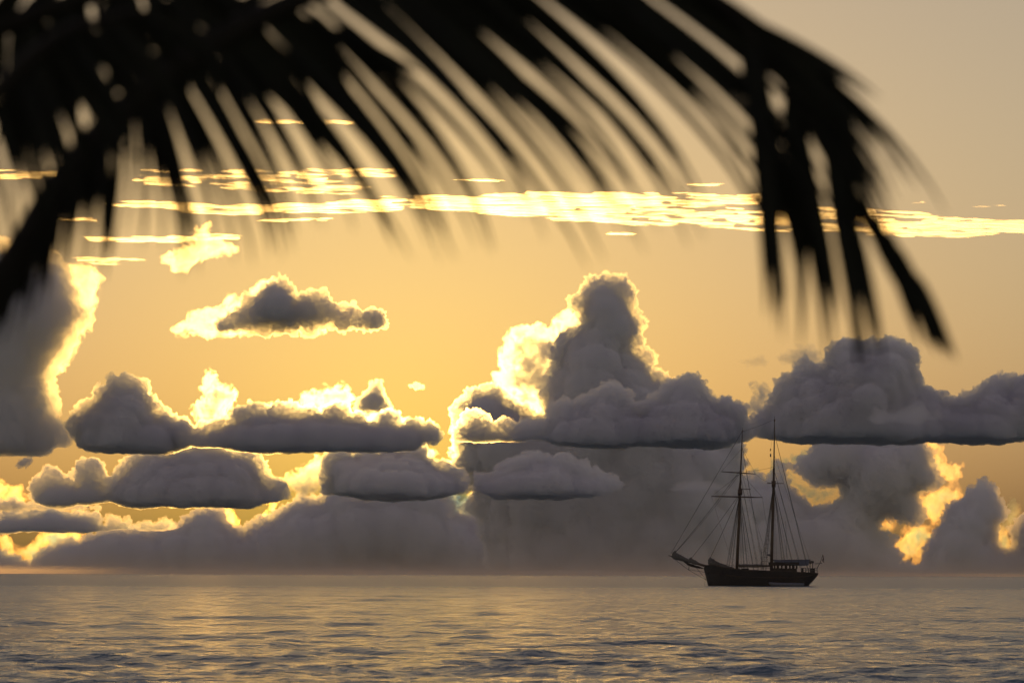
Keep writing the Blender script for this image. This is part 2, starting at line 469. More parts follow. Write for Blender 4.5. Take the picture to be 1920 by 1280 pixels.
# haze dimming of far cloud rims, imitated in the vapour by weaker forward lobes
L_MID, L_TALL, L_FAR = ((0.065, 0.945), (0.935, 0.35)), ((0.11, 0.945), (0.89, 0.15)), ((0.025, 0.945), (0.975, 0.0))
L_DIM = ((0.22, 0.88), (0.78, 0.3))
CLOUDS = [
    # label, outline, km, density, options
    ('grey cumulus with flat base in front of the tall glowing cloud tower', [(862,822),(872,795),(885,780),(905,788),(930,800),(960,795),(1000,802),(1025,795),(1030,770),(1060,758),(1090,758),(1100,748),(1125,740),(1140,728),(1165,735),(1180,755),(1200,772),(1220,750),(1240,745),(1262,725),(1285,708),(1310,720),(1330,745),(1360,760),(1390,770),(1402,800),(1398,822)], 12.6, 8.5, dict(flat=True, seed=3, group=FRONT)),
    ('broad slate grey cumulus with flat base above and right of the schooner', [(1398,817),(1430,780),(1450,740),(1470,710),(1510,690),(1540,690),(1555,665),(1580,645),(1610,640),(1640,650),(1660,640),(1685,645),(1710,665),(1720,690),(1725,720),(1750,730),(1770,745),(1790,755),(1820,745),(1850,720),(1870,705),(1890,725),(1905,705),(1960,690),(2020,720),(2020,800),(1960,815)], 12.3, 8.5, dict(flat=True, seed=4, group=FRONT)),
    ('tall hazy brown cloud column at the left edge behind the frond', [(-110,836),(-110,470),(-40,455),(30,470),(90,480),(130,505),(140,545),(163,580),(165,600),(145,622),(135,645),(115,670),(100,700),(98,730),(105,760),(110,790),(130,815),(110,836)], 13.4, 20, dict(flat=True, seed=5, rcap=70, tint=BROWN, group=FRONT)),
    ('grey humped cumulus at left with a bright notch in its top', [(137,834),(140,785),(160,760),(180,745),(190,730),(215,718),(250,720),(280,735),(293,755),(292,772),(330,775),(345,790),(350,834)], 13.0, 8.5, dict(flat=True, seed=6, group=FRONT)),
    ('long low grey cumulus with level base left of the central tower', [(300,833),(345,800),(400,800),(435,790),(450,775),(480,767),(520,770),(560,775),(590,766),(620,768),(660,778),(690,785),(740,790),(790,798),(818,805),(810,820),(795,833)], 12.9, 8.5, dict(flat=True, seed=7, group=FRONT)),
    ('tallest cumulus tower at the centre, rimmed in white gold', [(915,1064),(900,960),(885,920),(862,880),(858,830),(858,790),(870,745),(900,725),(930,725),(950,748),(985,768),(1020,778),(1018,740),(1030,700),(1045,670),(1050,635),(1085,615),(1090,590),(1082,570),(1095,545),(1110,525),(1140,515),(1165,530),(1185,555),(1190,590),(1205,610),(1205,635),(1190,655),(1215,680),(1230,705),(1262,725),(1290,770),(1380,815),(1388,870),(1397,930),(1400,1064)], 24.0, 9.5, dict(flat=True, rcap=80, seed=8, vox=2.6, lobes=L_TALL, tint=(1.0, 0.955, 0.93), group=TALL)),
    ('blazing white thin cloud flank left of the dark cloud tower', [(1022,778),(985,760),(950,735),(937,715),(950,690),(946,650),(960,630),(1000,615),(1035,625),(1050,602),(1075,600),(1095,590),(1100,640),(1070,690),(1050,740)], 27.0, .0070, dict(seed=9, group=THIN)),
    ('grey cumulus with soft top low in front of the cloud tower', [(885,922),(900,895),(930,882),(950,870),(975,868),(1000,858),(1040,855),(1065,868),(1090,885),(1130,895),(1165,910),(1155,922)], 20.0, 8.5, dict(flat=True, seed=10, lobes=L_MID, group=MID)),
    ('faint low cloud wisp left of the schooner foremast', [(1250,921),(1280,904),(1310,897),(1350,905),(1385,921)], 20.5, .006, dict(flat=True, seed=11, puff=(3, 7), lobes=L_MID, group=MID)),
    ('dark ragged cumulus with gold edges left of the tower foot', [(620,922),(618,900),(612,880),(625,858),(650,850),(668,857),(690,845),(705,852),(725,840),(750,850),(765,846),(790,840),(800,862),(815,872),(835,880),(858,888),(866,905),(860,922)], 20.3, 8.5, dict(flat=True, seed=12, deep=4.0, lobes=L_MID, group=MID)),
    ('long dark cumulus with level base in the middle row at left', [(56,937),(62,912),(85,905),(88,890),(110,885),(125,900),(145,905),(155,880),(175,873),(190,890),(200,915),(215,890),(235,875),(255,855),(290,842),(350,838),(420,838),(470,850),(495,875),(500,905),(530,922),(535,937)], 22.5, 8.5, dict(flat=True, seed=13, lobes=L_MID, group=MID)),
    ('low flat grey cloud near the horizon at the far left', [(-70,992),(-70,972),(0,966),(20,958),(60,962),(100,955),(150,957),(185,965),(195,992)], 36.0, 8.5, dict(flat=True, seed=14, puff=(3, 9), lobes=L_MID, group=MID)),
    ('row of small grey puffs right of the low flat cloud', [(190,990),(203,962),(222,975),(240,975),(250,988),(268,976),(310,972),(335,985),(320,992)], 36.5, .008, dict(flat=True, seed=15, puff=(3, 8), lobes=L_MID, group=MID)),
    ('thin grey cloud bar above the low flat cloud', [(-70,955),(0,937),(30,932),(50,942),(140,945),(200,950),(140,958),(0,960)], 37.0, 8.5, dict(seed=16, puff=(3, 7), lobes=L_MID, group=MID)),
    ('long brown cloud bank along the horizon at left', [(-90,1110),(-90,1035),(-20,1030),(20,1040),(45,1052),(62,1045),(85,1025),(110,1015),(125,1003),(150,1012),(170,1000),(178,994),(230,990),(300,985),(360,962),(420,948),(423,965),(438,983),(458,993),(470,978),(490,968),(505,972),(520,958),(540,942),(600,934),(630,900),(700,880),(790,878),(840,888),(852,930),(866,958),(890,972),(915,966),(940,978),(965,1000),(1000,1002),(1030,1018),(1075,1026),(1110,1050),(1150,1110)], 60.0, 9, dict(rcap=80, seed=17, puff=(2, 8), vox=2.8, deep=1.2, tint=BROWN, lobes=L_FAR, group=FAR)),  # hump behind the ragged cumulus added unseen, blocks sun from the far sea
    ('wide grey brown cloud bank on the horizon below the cloud tower', [(800,1110),(820,985),(880,960),(890,870),(930,845),(1100,838),(1350,840),(1385,880),(1396,905),(1400,960),(1440,985),(1440,1110)], 64.0, 9, dict(rcap=80, seed=18, vox=3.0, deep=1.2, lobes=L_FAR, tint=(1.0, 0.965, 0.945), group=FAR)),  # top raised unseen behind the tower to keep sun off its base
    ('great grey cloud bank behind the schooner masts', [(1385,1110),(1385,1000),(1392,930),(1400,890),(1415,880),(1434,902),(1447,890),(1456,865),(1485,870),(1517,845),(1530,818),(1600,805),(1739,805),(1743,862),(1762,885),(1752,917),(1718,926),(1727,952),(1742,972),(1707,987),(1668,976),(1650,985),(1655,1000),(1690,1003),(1663,1025),(1690,1040),(1692,1060),(1730,1058),(1745,1110)], 44.0, 9, dict(rcap=80, seed=19, puff=(2, 8), holes=[[(1472,890),(1485,883),(1502,893),(1518,905),(1545,914),(1576,910),(1578,930),(1548,946),(1522,944),(1496,924),(1478,910)], [(1644,984),(1655,971),(1681,969),(1684,986),(1667,1000),(1648,999)]], vox=2.6, deep=1.2, lobes=L_FAR, tint=(1.0, 0.965, 0.945), group=FAR)),
    ('rounded cumulus with thin gold rim at the lower right', [(1722,1110),(1733,1033),(1751,1004),(1771,966),(1789,943),(1821,917),(1844,901),(1864,914),(1873,934),(1888,950),(1880,975),(1868,990),(1868,1015),(1885,1030),(1900,1025),(1900,1000),(1915,970),(1940,960),(2030,955),(2030,1110)], 40.0, 8.5, dict(rcap=70, seed=20, puff=(2, 10), lobes=L_FAR, tint=(1.0, 0.965, 0.945), group=FAR)),
    ('small cumulus with dark heart and golden left end below the frond', [(405,617),(425,598),(445,580),(470,570),(488,545),(500,532),(530,528),(548,540),(558,560),(580,548),(600,556),(605,575),(640,580),(665,592),(700,590),(715,608),(690,617),(640,612),(560,616),(530,618),(460,617)], 18.0, 8.5, dict(seed=21, lobes=L_MID, group=MID)),
    ('golden tapering cloud end at the left of the small cumulus', [(310,620),(350,605),(362,585),(400,580),(430,553),(445,562),(470,545),(490,530),(530,523),(520,545),(470,575),(430,600),(460,620),(560,617),(620,620),(450,629),(350,629)], 18.6, .0080, dict(seed=22, puff=(3, 8), rough=.7, group=THIN)),
    ('yellow glowing cloud turret with two knobs left of centre', [(355,762),(380,748),(384,720),(388,692),(405,703),(412,725),(438,728),(440,750),(425,770),(442,795),(400,800),(375,785)], 20.0, .0120, dict(seed=23, puff=(3, 8), group=THIN)),
    ('bright yellow cloud tuft standing on the long low cumulus', [(563,778),(568,740),(590,730),(610,733),(635,718),(655,728),(663,748),(650,768),(620,780)], 21.0, .0080, dict(seed=24, puff=(3, 8), group=THIN)),
    ('small dark triangular cloud beside the bright yellow tuft', [(660,775),(672,748),(690,733),(706,714),(716,714),(722,740),(738,768),(720,778)], 20.0, 8.5, dict(seed=25, puff=(3, 7), rough=.6, lobes=L_MID, group=MID)),
    ('pale yellow cloud crest on top of the long low cumulus', [(440,785),(455,770),(480,762),(505,757),(530,762),(545,780),(490,790)], 14.0, .0160, dict(seed=26, puff=(3, 6), rough=.6, group=THIN)),
    ('thin yellow cloud edge on the right end of the long low cumulus', [(670,785),(700,774),(740,777),(770,785),(800,800),(800,812),(700,800)], 14.0, .0120, dict(seed=27, puff=(3, 6), rough=.6, group=THIN)),
    ('ragged gold cloud fringe above the dark ragged cumulus', [(612,885),(616,838),(660,834),(720,834),(780,834),(805,838),(815,860),(845,868),(850,895),(640,895)], 23.0, .0070, dict(seed=28, puff=(3, 9), wisp=2.5, group=THIN)),
    ('dazzling cloud edge on the lower left flank of the tower', [(845,835),(858,838),(868,862),(880,873),(880,895),(864,906),(852,892),(853,872),(841,855)], 27.0, .0080, dict(seed=29, puff=(3, 7), group=THIN)),
    ('bright hanging cloud shreds below the dazzling tower flank', [(800,930),(830,921),(850,914),(870,918),(886,930),(889,957),(896,970),(880,978),(862,960),(846,976),(842,950)], 42.0, .0044, dict(seed=30, puff=(3, 7), wisp=2, tint=ORANGE, lobes=L_DIM, group=THIN)),
    ('golden cloud haze left of the dark ragged cumulus', [(515,893),(560,880),(580,865),(600,850),(614,870),(616,900),(604,927),(570,932),(545,918),(522,908)], 24.5, .0060, dict(seed=31, puff=(3, 8), wisp=2.5, group=THIN)),
    ('slim gilded cloud bar under the dark ragged cumulus', [(622,938),(660,931),(700,929),(747,936),(700,941)], 38.0, .0080, dict(seed=32, puff=(2, 4), rough=.4, vox=1.8, tint=ORANGE, lobes=L_DIM, group=THIN)),
    ('slim gilded cloud bar under the long low cumulus', [(385,841),(440,836),(540,837),(536,845),(450,845)], 21.5, .0120, dict(seed=33, puff=(2, 4), rough=.4, vox=1.8, group=THIN)),
    ('orange lit cloud edge on the long dark middle cumulus', [(180,918),(195,905),(212,885),(243,848),(256,836),(257,860),(238,878),(222,903),(195,928)], 21.4, .0080, dict(seed=34, puff=(3, 7), group=THIN)),
    ('orange cloud puffs at the left edge near the horizon', [(-50,900),(0,903),(30,912),(50,938),(30,946),(0,937),(-50,940)], 41.0, .0060, dict(seed=35, puff=(3, 8), tint=ORANGE, lobes=L_DIM, group=THIN)),
    ('orange cloud drift between flat grey cloud and horizon bank', [(-30,1005),(20,1010),(40,1030),(80,1000),(90,990),(130,993),(160,1008),(120,1022),(95,1032),(60,1052),(20,1046)], 66.0, .0032, dict(seed=36, puff=(3, 9), tint=ORANGE, lobes=L_DIM, group=THIN)),
    ('curled gold cloud hook under the middle row of cumulus', [(418,945),(450,936),(478,937),(440,946),(436,960),(450,975),(455,990),(440,984),(425,968)], 58.0, .0044, dict(seed=40, puff=(2, 5), rough=.6, vox=1.8, tint=ORANGE, lobes=L_DIM, group=THIN)),
    ('golden cloud tongue right of the curled gold hook', [(470,985),(492,968),(500,960),(503,942),(524,936),(518,956),(505,973),(488,972)], 58.0, .0048, dict(seed=41, puff=(2, 5), rough=.6, vox=1.8, tint=ORANGE, lobes=L_DIM, group=THIN)),
    ('yellow cloud puff touching the left end of broad slate cumulus', [(1394,760),(1412,747),(1409,722),(1420,711),(1435,720),(1446,735),(1442,757),(1432,778),(1412,775)], 15.0, .0120, dict(seed=42, puff=(3, 8), group=THIN)),
    ('gold sliver of cloud right of the grey pointed peak', [(1306,722),(1325,730),(1345,741),(1363,758),(1350,775),(1318,752)], 13.2, .0160, dict(seed=43, puff=(3, 6), rough=.7, group=THIN)),
    ('thin grey cloud wisp left above the broad slate cumulus', [(1383,680),(1405,671),(1425,666),(1446,678),(1435,688),(1405,687)], 11.5, .004, dict(seed=44, puff=(3, 6), wisp=2, lobes=L_MID, group=MID)),
    ('larger torn grey wisp beside the broad slate cumulus', [(1456,672),(1480,660),(1500,646),(1530,652),(1552,668),(1535,690),(1505,692),(1480,686)], 11.6, .006, dict(seed=45, puff=(3, 8), wisp=3, lobes=L_MID, group=MID)),
    ('paler small cloud in front of the broad slate cumulus', [(1620,786),(1640,765),(1670,770),(1700,762),(1725,755),(1748,772),(1790,782),(1740,790)], 11.3, .008, dict(flat=True, seed=46, puff=(3, 8), group=FRONT)),
    ('orange cloud shred behind the after mast rigging', [(1474,893),(1485,887),(1500,898),(1515,910),(1545,920),(1572,915),(1574,926),(1546,934),(1543,943),(1525,939),(1500,921),(1480,906)], 47.5, .003, dict(seed=47, puff=(2, 6), tint=ORANGE, lobes=L_DIM, group=THIN)),
    ('gold cloud fringe between the two masts', [(1410,880),(1420,876),(1434,892),(1444,880),(1450,862),(1480,858),(1500,850),(1525,822),(1532,828),(1515,852),(1485,875),(1460,872),(1450,900),(1435,910),(1418,898)], 43.0, .0056, dict(seed=48, puff=(2, 5), rough=.6, vox=1.8, tint=ORANGE, lobes=L_DIM, group=THIN)),
    ('ragged orange cloud streamer at right under the broad slate cumulus', [(1737,818),(1752,822),(1768,838),(1770,868),(1806,872),(1797,897),(1786,910),(1765,890),(1740,866),(1748,845)], 47.0, .0048, dict(seed=49, puff=(2, 7), tint=ORANGE, lobes=L_DIM, group=THIN)),
    ('dull orange cloud veil below the ragged orange streamer', [(1715,925),(1752,915),(1790,905),(1800,925),(1780,955),(1755,985),(1740,972),(1726,950)], 52.0, .0024, dict(seed=50, puff=(3, 8), tint=ORANGE, lobes=L_DIM, group=THIN)),
    ('orange cloud patch beside the rounded gold rimmed cumulus', [(1663,1025),(1690,1003),(1712,980),(1757,976),(1747,1010),(1736,1036),(1729,1056),(1712,1043),(1690,1060),(1690,1038)], 52, .003, dict(seed=51, puff=(2, 8), tint=ORANGE, lobes=L_DIM, group=THIN)),
    ('small orange ring of cloud right of the schooner', [(1645,985),(1655,974),(1678,972),(1680,985),(1665,997),(1650,996)], 47.5, .003, dict(seed=52, puff=(2, 6), tint=ORANGE, lobes=L_DIM, group=THIN)),
    ('orange cloud curl at the right edge near the horizon', [(1864,1012),(1872,990),(1882,968),(1895,938),(1917,950),(1906,980),(1890,1000),(1902,1020),(1896,1036),(1872,1032)], 46, .003, dict(seed=53, puff=(2, 7), tint=ORANGE, lobes=L_DIM, group=THIN)),
    ('golden flame of cloud among the upper left frond tips', [(305,490),(330,470),(363,455),(368,430),(390,422),(402,450),(442,458),(442,468),(402,480),(375,490),(345,506),(325,508)], 25.0, .0060, dict(seed=54, puff=(3, 8), wisp=2, group=THIN)),
    ('gold lit cloud flank along the hazy brown column', [(128,492),(165,498),(190,515),(182,560),(173,602),(150,642),(120,692),(104,700),(118,662),(145,624),(166,600),(142,545)], 14.3, .0080, dict(seed=55, puff=(3, 8), group=THIN)),
    ('tiny dark cloud fleck in the yellow sky left of the tower', [(762,723),(780,717),(803,724),(785,729)], 14.0, 8.5, dict(seed=56, puff=(2, 4), rough=.4, vox=1.6, lobes=L_MID, group=MID)),
    ('tiny grey cloud fleck in the orange sky at far left', [(28,866),(45,857),(62,860),(50,873),(34,876)], 14.0, 8.5, dict(seed=57, puff=(2, 5), rough=.5, vox=1.8, lobes=L_MID, group=MID)),
    ('small orange cloud crumb under the long grey cumulus', [(1262,826),(1272,822),(1280,826),(1270,831)], 21.0, .0120, dict(seed=58, puff=(2, 3), rough=.3, vox=1.4, group=THIN)),
]
for lab, poly, km, dens, kw in CLOUDS:
    cloud(lab, poly, km * K, dens, **kw)

def streak(label, top, bottom, count, seed, density=0.007, km=40.0, length=(30, 150), thick=(1.2, 3.0)):
    """high thin sheet of altocumulus ripples between two edge lines (photo pixels), flat and seen almost edge-on"""
    rng = np.random.default_rng(seed)
    dist = km * K
    m = dist / F
    top, bottom = np.array(top, float), np.array(bottom, float)
    x0, x1 = top[0, 0], top[-1, 0]
    co, fa = ICO[3]
    vs, fs, off = [], [], 0
    for i in range(count):
        L = rng.uniform(*length) * 0.5
        L = min(L, (x1 - x0) * 0.5)
        x = rng.uniform(x0 + L * 0.8, x1 - L * 0.8) if x1 - x0 > 2 * L else (x0 + x1) / 2
        a, b = np.interp(x, top[:, 0], top[:, 1]), np.interp(x, bottom[:, 0], bottom[:, 1])
        u = rng.uniform(0, 1)
        y = a + (b - a) * u
        h = rng.uniform(*thick)
        c = np.array(at(x, y, dist + rng.uniform(-8, 8) * m))
        sc3 = np.array([L, rng.uniform(5, 13), h]) * m
        slope = rng.normal(0.03, 0.015)
        v = co * sc3
        v[:, 2] -= v[:, 0] * slope
        vs.append(v + c); fs.append(fa + off); off += len(co)
    base = mesh_np('sheets', np.vstack(vs), np.vstack(fs))
    o = link('cloud_streak', base)
    md = o.modifiers.new('merge', 'REMESH'); md.mode = 'VOXEL'; md.voxel_size = 1.7 * m
    dg = bpy.context.evaluated_depsgraph_get()
    me = bpy.data.meshes.new_from_object(o.evaluated_get(dg))
    o.modifiers.clear(); o.data = me; bpy.data.meshes.remove(base)
    k = len(me.vertices)
    c = np.empty(k * 3, np.float32); me.vertices.foreach_get('co', c); c = c.reshape(-1, 3).astype(float)
    q = c / m
    c[:, 2] += m * (1.3 * noise3(q / np.array([22., 9., 6.]), seed) + 0.8 * noise3(q / np.array([8., 5., 3.]), seed + 1))
    c[:, 0] += m * 5 * noise3(q / np.array([9., 9., 1.6]), seed + 2)
    c0 = c.mean(0)
    me.vertices.foreach_set('co', (c - c0).astype(np.float32).ravel()); me.update()
    o.location = c0
    me.materials.clear(); me.materials.append(vapour(density, shares=((0.92, 0.84), (0.08, 0.0)), patchy=(9 * m, .46, .58, 2.4), stretch=(0.14, 0.6, 2.4)))
    return tag(o, label, 'cloud', STREAK)

streak('long blazing white streak band crossing the sky above the tower', [(745,368),(860,368),(1000,361),(1300,363),(1470,366),(1530,374)], [(745,392),(860,396),(960,402),(1075,416),(1300,429),(1470,433),(1530,433)], 210, 101)
streak('golden streak band running off the right edge', [(1480,368),(1600,385),(1720,396),(1800,408),(2000,420)], [(1480,433),(1600,436),(1720,448),(1780,450),(1850,438),(2000,430)], 120, 102)
streak('golden streak band behind the frond tips at left', [(195,374),(300,378),(450,386),(620,378),(770,368)], [(195,386),(300,391),(450,404),(620,398),(770,392)], 90, 103)
streak('broken rows of gilded cloudlets behind the hanging leaflets', [(228,318),(400,318),(600,316),(755,312)], [(228,345),(400,352),(520,366),(640,362),(755,318)], 90, 104, length=(20, 90), density=0.003)
streak('gilded streak left of the frond stem near the edge', [(-60,318),(60,320),(150,322)], [(-60,336),(60,334),(150,328)], 22, 105, length=(30, 90))
streak('yellow streak below the golden band at left', [(150,446),(300,444),(420,438),(480,443)], [(150,452),(300,454),(420,450),(480,446)], 26, 106, length=(30, 110))
streak('faint twin streaks at the top of the brown column', [(120,482),(200,480),(268,485)], [(120,495),(200,496),(268,490)], 14, 107, length=(30, 90), thick=(0.6, 1.2), density=0.003)
streak('short orange streak beside the frond stem', [(104,408),(150,407),(190,412)], [(104,412),(150,414),(190,415)], 8, 108, length=(20, 60), thick=(0.6, 1.4))
streak('orange streak high among the leaflets', [(468,224),(560,221),(690,228)], [(468,229),(560,232),(690,231)], 16, 109, length=(30, 90), thick=(0.6, 1.4), density=0.003)
streak('short bright dash above the blazing band', [(848,337),(900,335),(948,338)], [(848,340),(900,340),(948,340)], 6, 110, length=(40, 80), thick=(0.6, 1.2))
streak('lone gilded dash above the right half of the band', [(1283,347),(1330,344),(1376,344)], [(1283,349),(1330,348),(1376,347)], 6, 111, length=(30, 70), thick=(0.5, 1.0))
streak('small gilded dash hanging below the blazing band', [(1128,437),(1160,436),(1206,439)], [(1128,439),(1160,440),(1206,441)], 6, 112, length=(30, 60), thick=(0.6, 1.2))
streak('faint dashes above the right end of the golden band', [(1700,377),(1760,380),(1800,384),(1890,382)], [(1700,380),(1760,384),(1800,388),(1890,386)], 8, 113, length=(16, 50), thick=(0.4, 0.9), density=0.002)
streak('scattered bright bead clouds under the long yellow streak', [(480,408),(560,410),(640,408)], [(480,416),(560,416),(640,412)], 12, 114, length=(20, 70), thick=(0.6, 1.2))

# ------------------------------------------------------------------ low sea haze, closed box round the whole scene below the clouds
def make_haze():
    bm = bmesh.new()
    lo, hi = (-270000, -3000, -2.0), (270000, 270000, 36.0)
    v = [bm.verts.new((x, y, z)) for x in (lo[0], hi[0]) for y in (lo[1], hi[1]) for z in (lo[2], hi[2])]
    for f in ((0, 1, 3, 2), (4, 6, 7, 5), (0, 4, 5, 1), (2, 3, 7, 6), (0, 2, 6, 4), (1, 5, 7, 3)):
        bm.faces.new([v[i] for i in f])
    bmesh.ops.recalc_face_normals(bm, faces=bm.faces)
    me = bpy.data.meshes.new('haze'); bm.to_mesh(me); bm.free()
    m = bpy.data.materials.new('sea_haze'); m.use_nodes = True
    n, l = m.node_tree.nodes, m.node_tree.links
    n.remove(n['Principled BSDF'])
    p = n.new('ShaderNodeVolumePrincipled')
    p.inputs['Color'].default_value = (1.0, 0.84, 0.72, 1)
    p.inputs['Density'].default_value = HAZE
    p.inputs['Anisotropy'].default_value = 0.5
    l.new(p.outputs['Volume'], n['Material Output'].inputs['Volume'])
    m.cycles.homogeneous_volume = True
    tag(link('haze', me, m), kind='stuff')
HAZE = 0.000085
make_haze()

# ------------------------------------------------------------------ the schooner
SHIP_D = 490.0
ship_pos = at(1417, 1099, SHIP_D); ship_pos.z = 0.0
SK = 0.0259                       # metres per pixel of the 3.556x enlargement the lines were read from

def sx(v): return (v - 700.0) * SK
def sz(v): return (1205.0 - v) * SK
def P3(zx, zy, y=0.0): return Vector((sx(zx), y, sz(zy)))

ship = empty('schooner', ship_pos)
ship.rotation_euler = (0, 0, math.radians(-5.0))
tag(ship, 'dark two masted schooner at anchor with furled sails and long bowsprit', 'sailing ship')

M_HULL = surface('black_hull_paint', (0.016, 0.015, 0.016), 0.45, 0.4, 3.0, 0.4)
M_WALE = surface('dark_oiled_wale', (0.035, 0.026, 0.02), 0.6, 0.3, 3.0, 0.4)
M_DECK = surface('weathered_teak', (0.12, 0.085, 0.055), 0.8, 0.2, 4.0, 0.35)
M_SPAR = surface('varnished_spar', (0.06, 0.032, 0.018), 0.4, 0.4, 3.0, 0.4)
M_ROPE = surface('tarred_rope', (0.022, 0.02, 0.018), 0.9, 0.1, 8.0, 0.3)
M_CANVAS = surface('grey_sail_canvas', (0.14, 0.13, 0.12), 0.9, 0.1, 3.0, 0.25, 0.03)
M_AWNING = surface('blue_grey_awning', (0.10, 0.12, 0.14), 0.9, 0.1, 2.0, 0.2, 0.02)
M_HOUSE = surface('dark_deckhouse_wood', (0.03, 0.022, 0.017), 0.6, 0.3, 3.0, 0.4)
M_STEEL = surface('dull_steel', (0.10, 0.10, 0.10), 0.4, 0.5, 6.0, 0.3)
M_RUBBER = surface('grey_dinghy_rubber', (0.13, 0.14, 0.16), 0.6, 0.3, 4.0, 0.2)
M_FLAG = surface('faded_flag_cloth', (0.10, 0.05, 0.06), 0.9, 0.1, 3.0, 0.4)

def bm_obj(name, bm, mat, parent):
    bmesh.ops.recalc_face_normals(bm, faces=bm.faces)
    me = bpy.data.meshes.new(name)
    bm.to_mesh(me); bm.free()
    return link(name, me, mat, parent)

def tube_into(bm, pts, radii, seg=8, flat=1.0):
    """tapered tube along points; flat < 1 squashes it sideways"""
    pts = [Vector(p) for p in pts]
    if not hasattr(radii, '__len__'):
        radii = [radii] * len(pts)
    rings = []
    for i, p in enumerate(pts):
        t = (pts[min(i + 1, len(pts) - 1)] - pts[max(i - 1, 0)]).normalized()
        a = t.cross(Vector((0, 1, 0)))
        if a.length < 1e-3:
            a = t.cross(Vector((1, 0, 0)))
        a.normalize()
        b = t.cross(a).normalized()
        rings.append([bm.verts.new(p + (a * math.cos(q) + b * math.sin(q) * flat) * radii[i]) for q in [2 * math.pi * k / seg for k in range(seg)]])
    for r0, r1 in zip(rings, rings[1:]):
        for k in range(seg):
            bm.faces.new((r0[k], r0[(k + 1) % seg], r1[(k + 1) % seg], r1[k]))
    bm.faces.new(rings[0]); bm.faces.new(list(reversed(rings[-1])))

def tube(name, pts, radii, mat, parent, seg=8, flat=1.0):
    bm = bmesh.new()
    tube_into(bm, pts, radii, seg, flat)
    o = bm_obj(name, bm, mat, parent)
    o.data.polygons.foreach_set('use_smooth', [len(p.vertices) == 4 for p in o.data.polygons])
    return o

def box_into(bm, lo, hi):
    v = [bm.verts.new((x, y, z)) for x in (lo[0], hi[0]) for y in (lo[1], hi[1]) for z in (lo[2], hi[2])]
    for f in ((0, 1, 3, 2), (4, 6, 7, 5), (0, 4, 5, 1), (2, 3, 7, 6), (0, 2, 6, 4), (1, 5, 7, 3)):
        bm.faces.new([v[i] for i in f])

def box(name, lo, hi, mat, parent, bevel=0.02):
    bm = bmesh.new()
    box_into(bm, lo, hi)
    if bevel:
        bmesh.ops.bevel(bm, geom=bm.edges[:], offset=bevel, segments=2, affect='EDGES')
    return bm_obj(name, bm, mat, parent)

# hull: bottom line and rail line in the plane of the keel, lofted to a full round midship section
rail = np.array([(356, 1086), (380, 1066), (420, 1066), (486, 1080), (575, 1092), (664, 1098), (782, 1103), (901, 1105), (1007, 1112), (1070, 1114), (1111, 1118)], float)
keel = np.array([(385, 1204), (392, 1235), (450, 1252), (575, 1258), (664, 1260), (782, 1260), (901, 1258), (1000, 1245), (1037, 1207), (1075, 1170), (1108, 1130)], float)
rr = np.array([0.06, 0.75, 1.5, 2.25, 2.7, 2.85, 2.85, 2.75, 2.4, 2.05, 1.75])
rk = np.array([0.03, 0.05, 0.07, 0.08, 0.08, 0.08, 0.08, 0.08, 0.1, 0.5, 1.2])
N, V = 60, 14
u = np.linspace(0, len(rail) - 1, N)
ki = np.arange(len(rail))
def hull_point(i, v, side):
    rx, rz = np.interp(u[i], ki, rail[:, 0]), np.interp(u[i], ki, rail[:, 1])
    kx, kz = np.interp(u[i], ki, keel[:, 0]), np.interp(u[i], ki, keel[:, 1])
    br, bk = np.interp(u[i], ki, rr), np.interp(u[i], ki, rk)
    full = 0.42 if 10 < i < 48 else 0.42 + 0.5 * (min(abs(i - 10), 10) / 10 if i <= 10 else min(i - 48, 11) / 11)
    y = bk + (br - bk) * v ** full
    return Vector((sx(kx + (rx - kx) * v), side * y, sz(kz + (rz - kz) * v)))
bm = bmesh.new()
for side in (-1, 1):
    g = [[bm.verts.new(hull_point(i, j / (V - 1), side)) for j in range(V)] for i in range(N)]
    for i in range(N - 1):
        for j in range(V - 1):
            bm.faces.new((g[i][j], g[i + 1][j], g[i + 1][j + 1], g[i][j + 1]))
    if side < 0: gl = g
for i in range(N - 1):
    bm.faces.new((gl[i][0], g[i][0], g[i + 1][0], gl[i + 1][0]))
for j in range(V - 1):
    bm.faces.new((gl[-1][j], g[-1][j], g[-1][j + 1], gl[-1][j + 1]))
    bm.faces.new((gl[0][j], gl[0][j + 1], g[0][j + 1], g[0][j]))
hull = bm_obj('hull', bm, M_HULL, ship)
hull.data.polygons.foreach_set('use_smooth', np.ones(len(hull.data.polygons), bool))
bm = bmesh.new()
dk = [[bm.verts.new(Vector((hull_point(i, 0.86, s).x, hull_point(i, 0.86, s).y * 0.985, hull_point(i, 0.86, s).z))) for s in (-1, 1)] for i in range(1, N)]
for a, b in zip(dk, dk[1:]):
    bm.faces.new((a[0], b[0], b[1], a[1]))
bm_obj('deck', bm, M_DECK, ship)
for side in (-1, 1):
    tube('cap_rail', [hull_point(i, 1.0, side) + Vector((0, 0, 0.03)) for i in range(0, N, 2)] + [hull_point(N - 1, 1.0, side) + Vector((0, 0, 0.03))], 0.07, M_WALE, ship, 6)
    tube('wale', [hull_point(i, 0.72, side) + Vector((0, side * 0.03, 0)) for i in range(1, N, 2)], 0.08, M_WALE, ship, 6)
tube('rudder', [P3(1040, 1190), P3(1043, 1215), P3(1046, 1250)], [0.28, 0.36, 0.4], M_WALE, ship, 8, 0.3)
tube('anchor_chain', [P3(374, 1108, -0.25), P3(368, 1150, -0.35), P3(360, 1212, -0.5)], 0.025, M_STEEL, ship, 5)

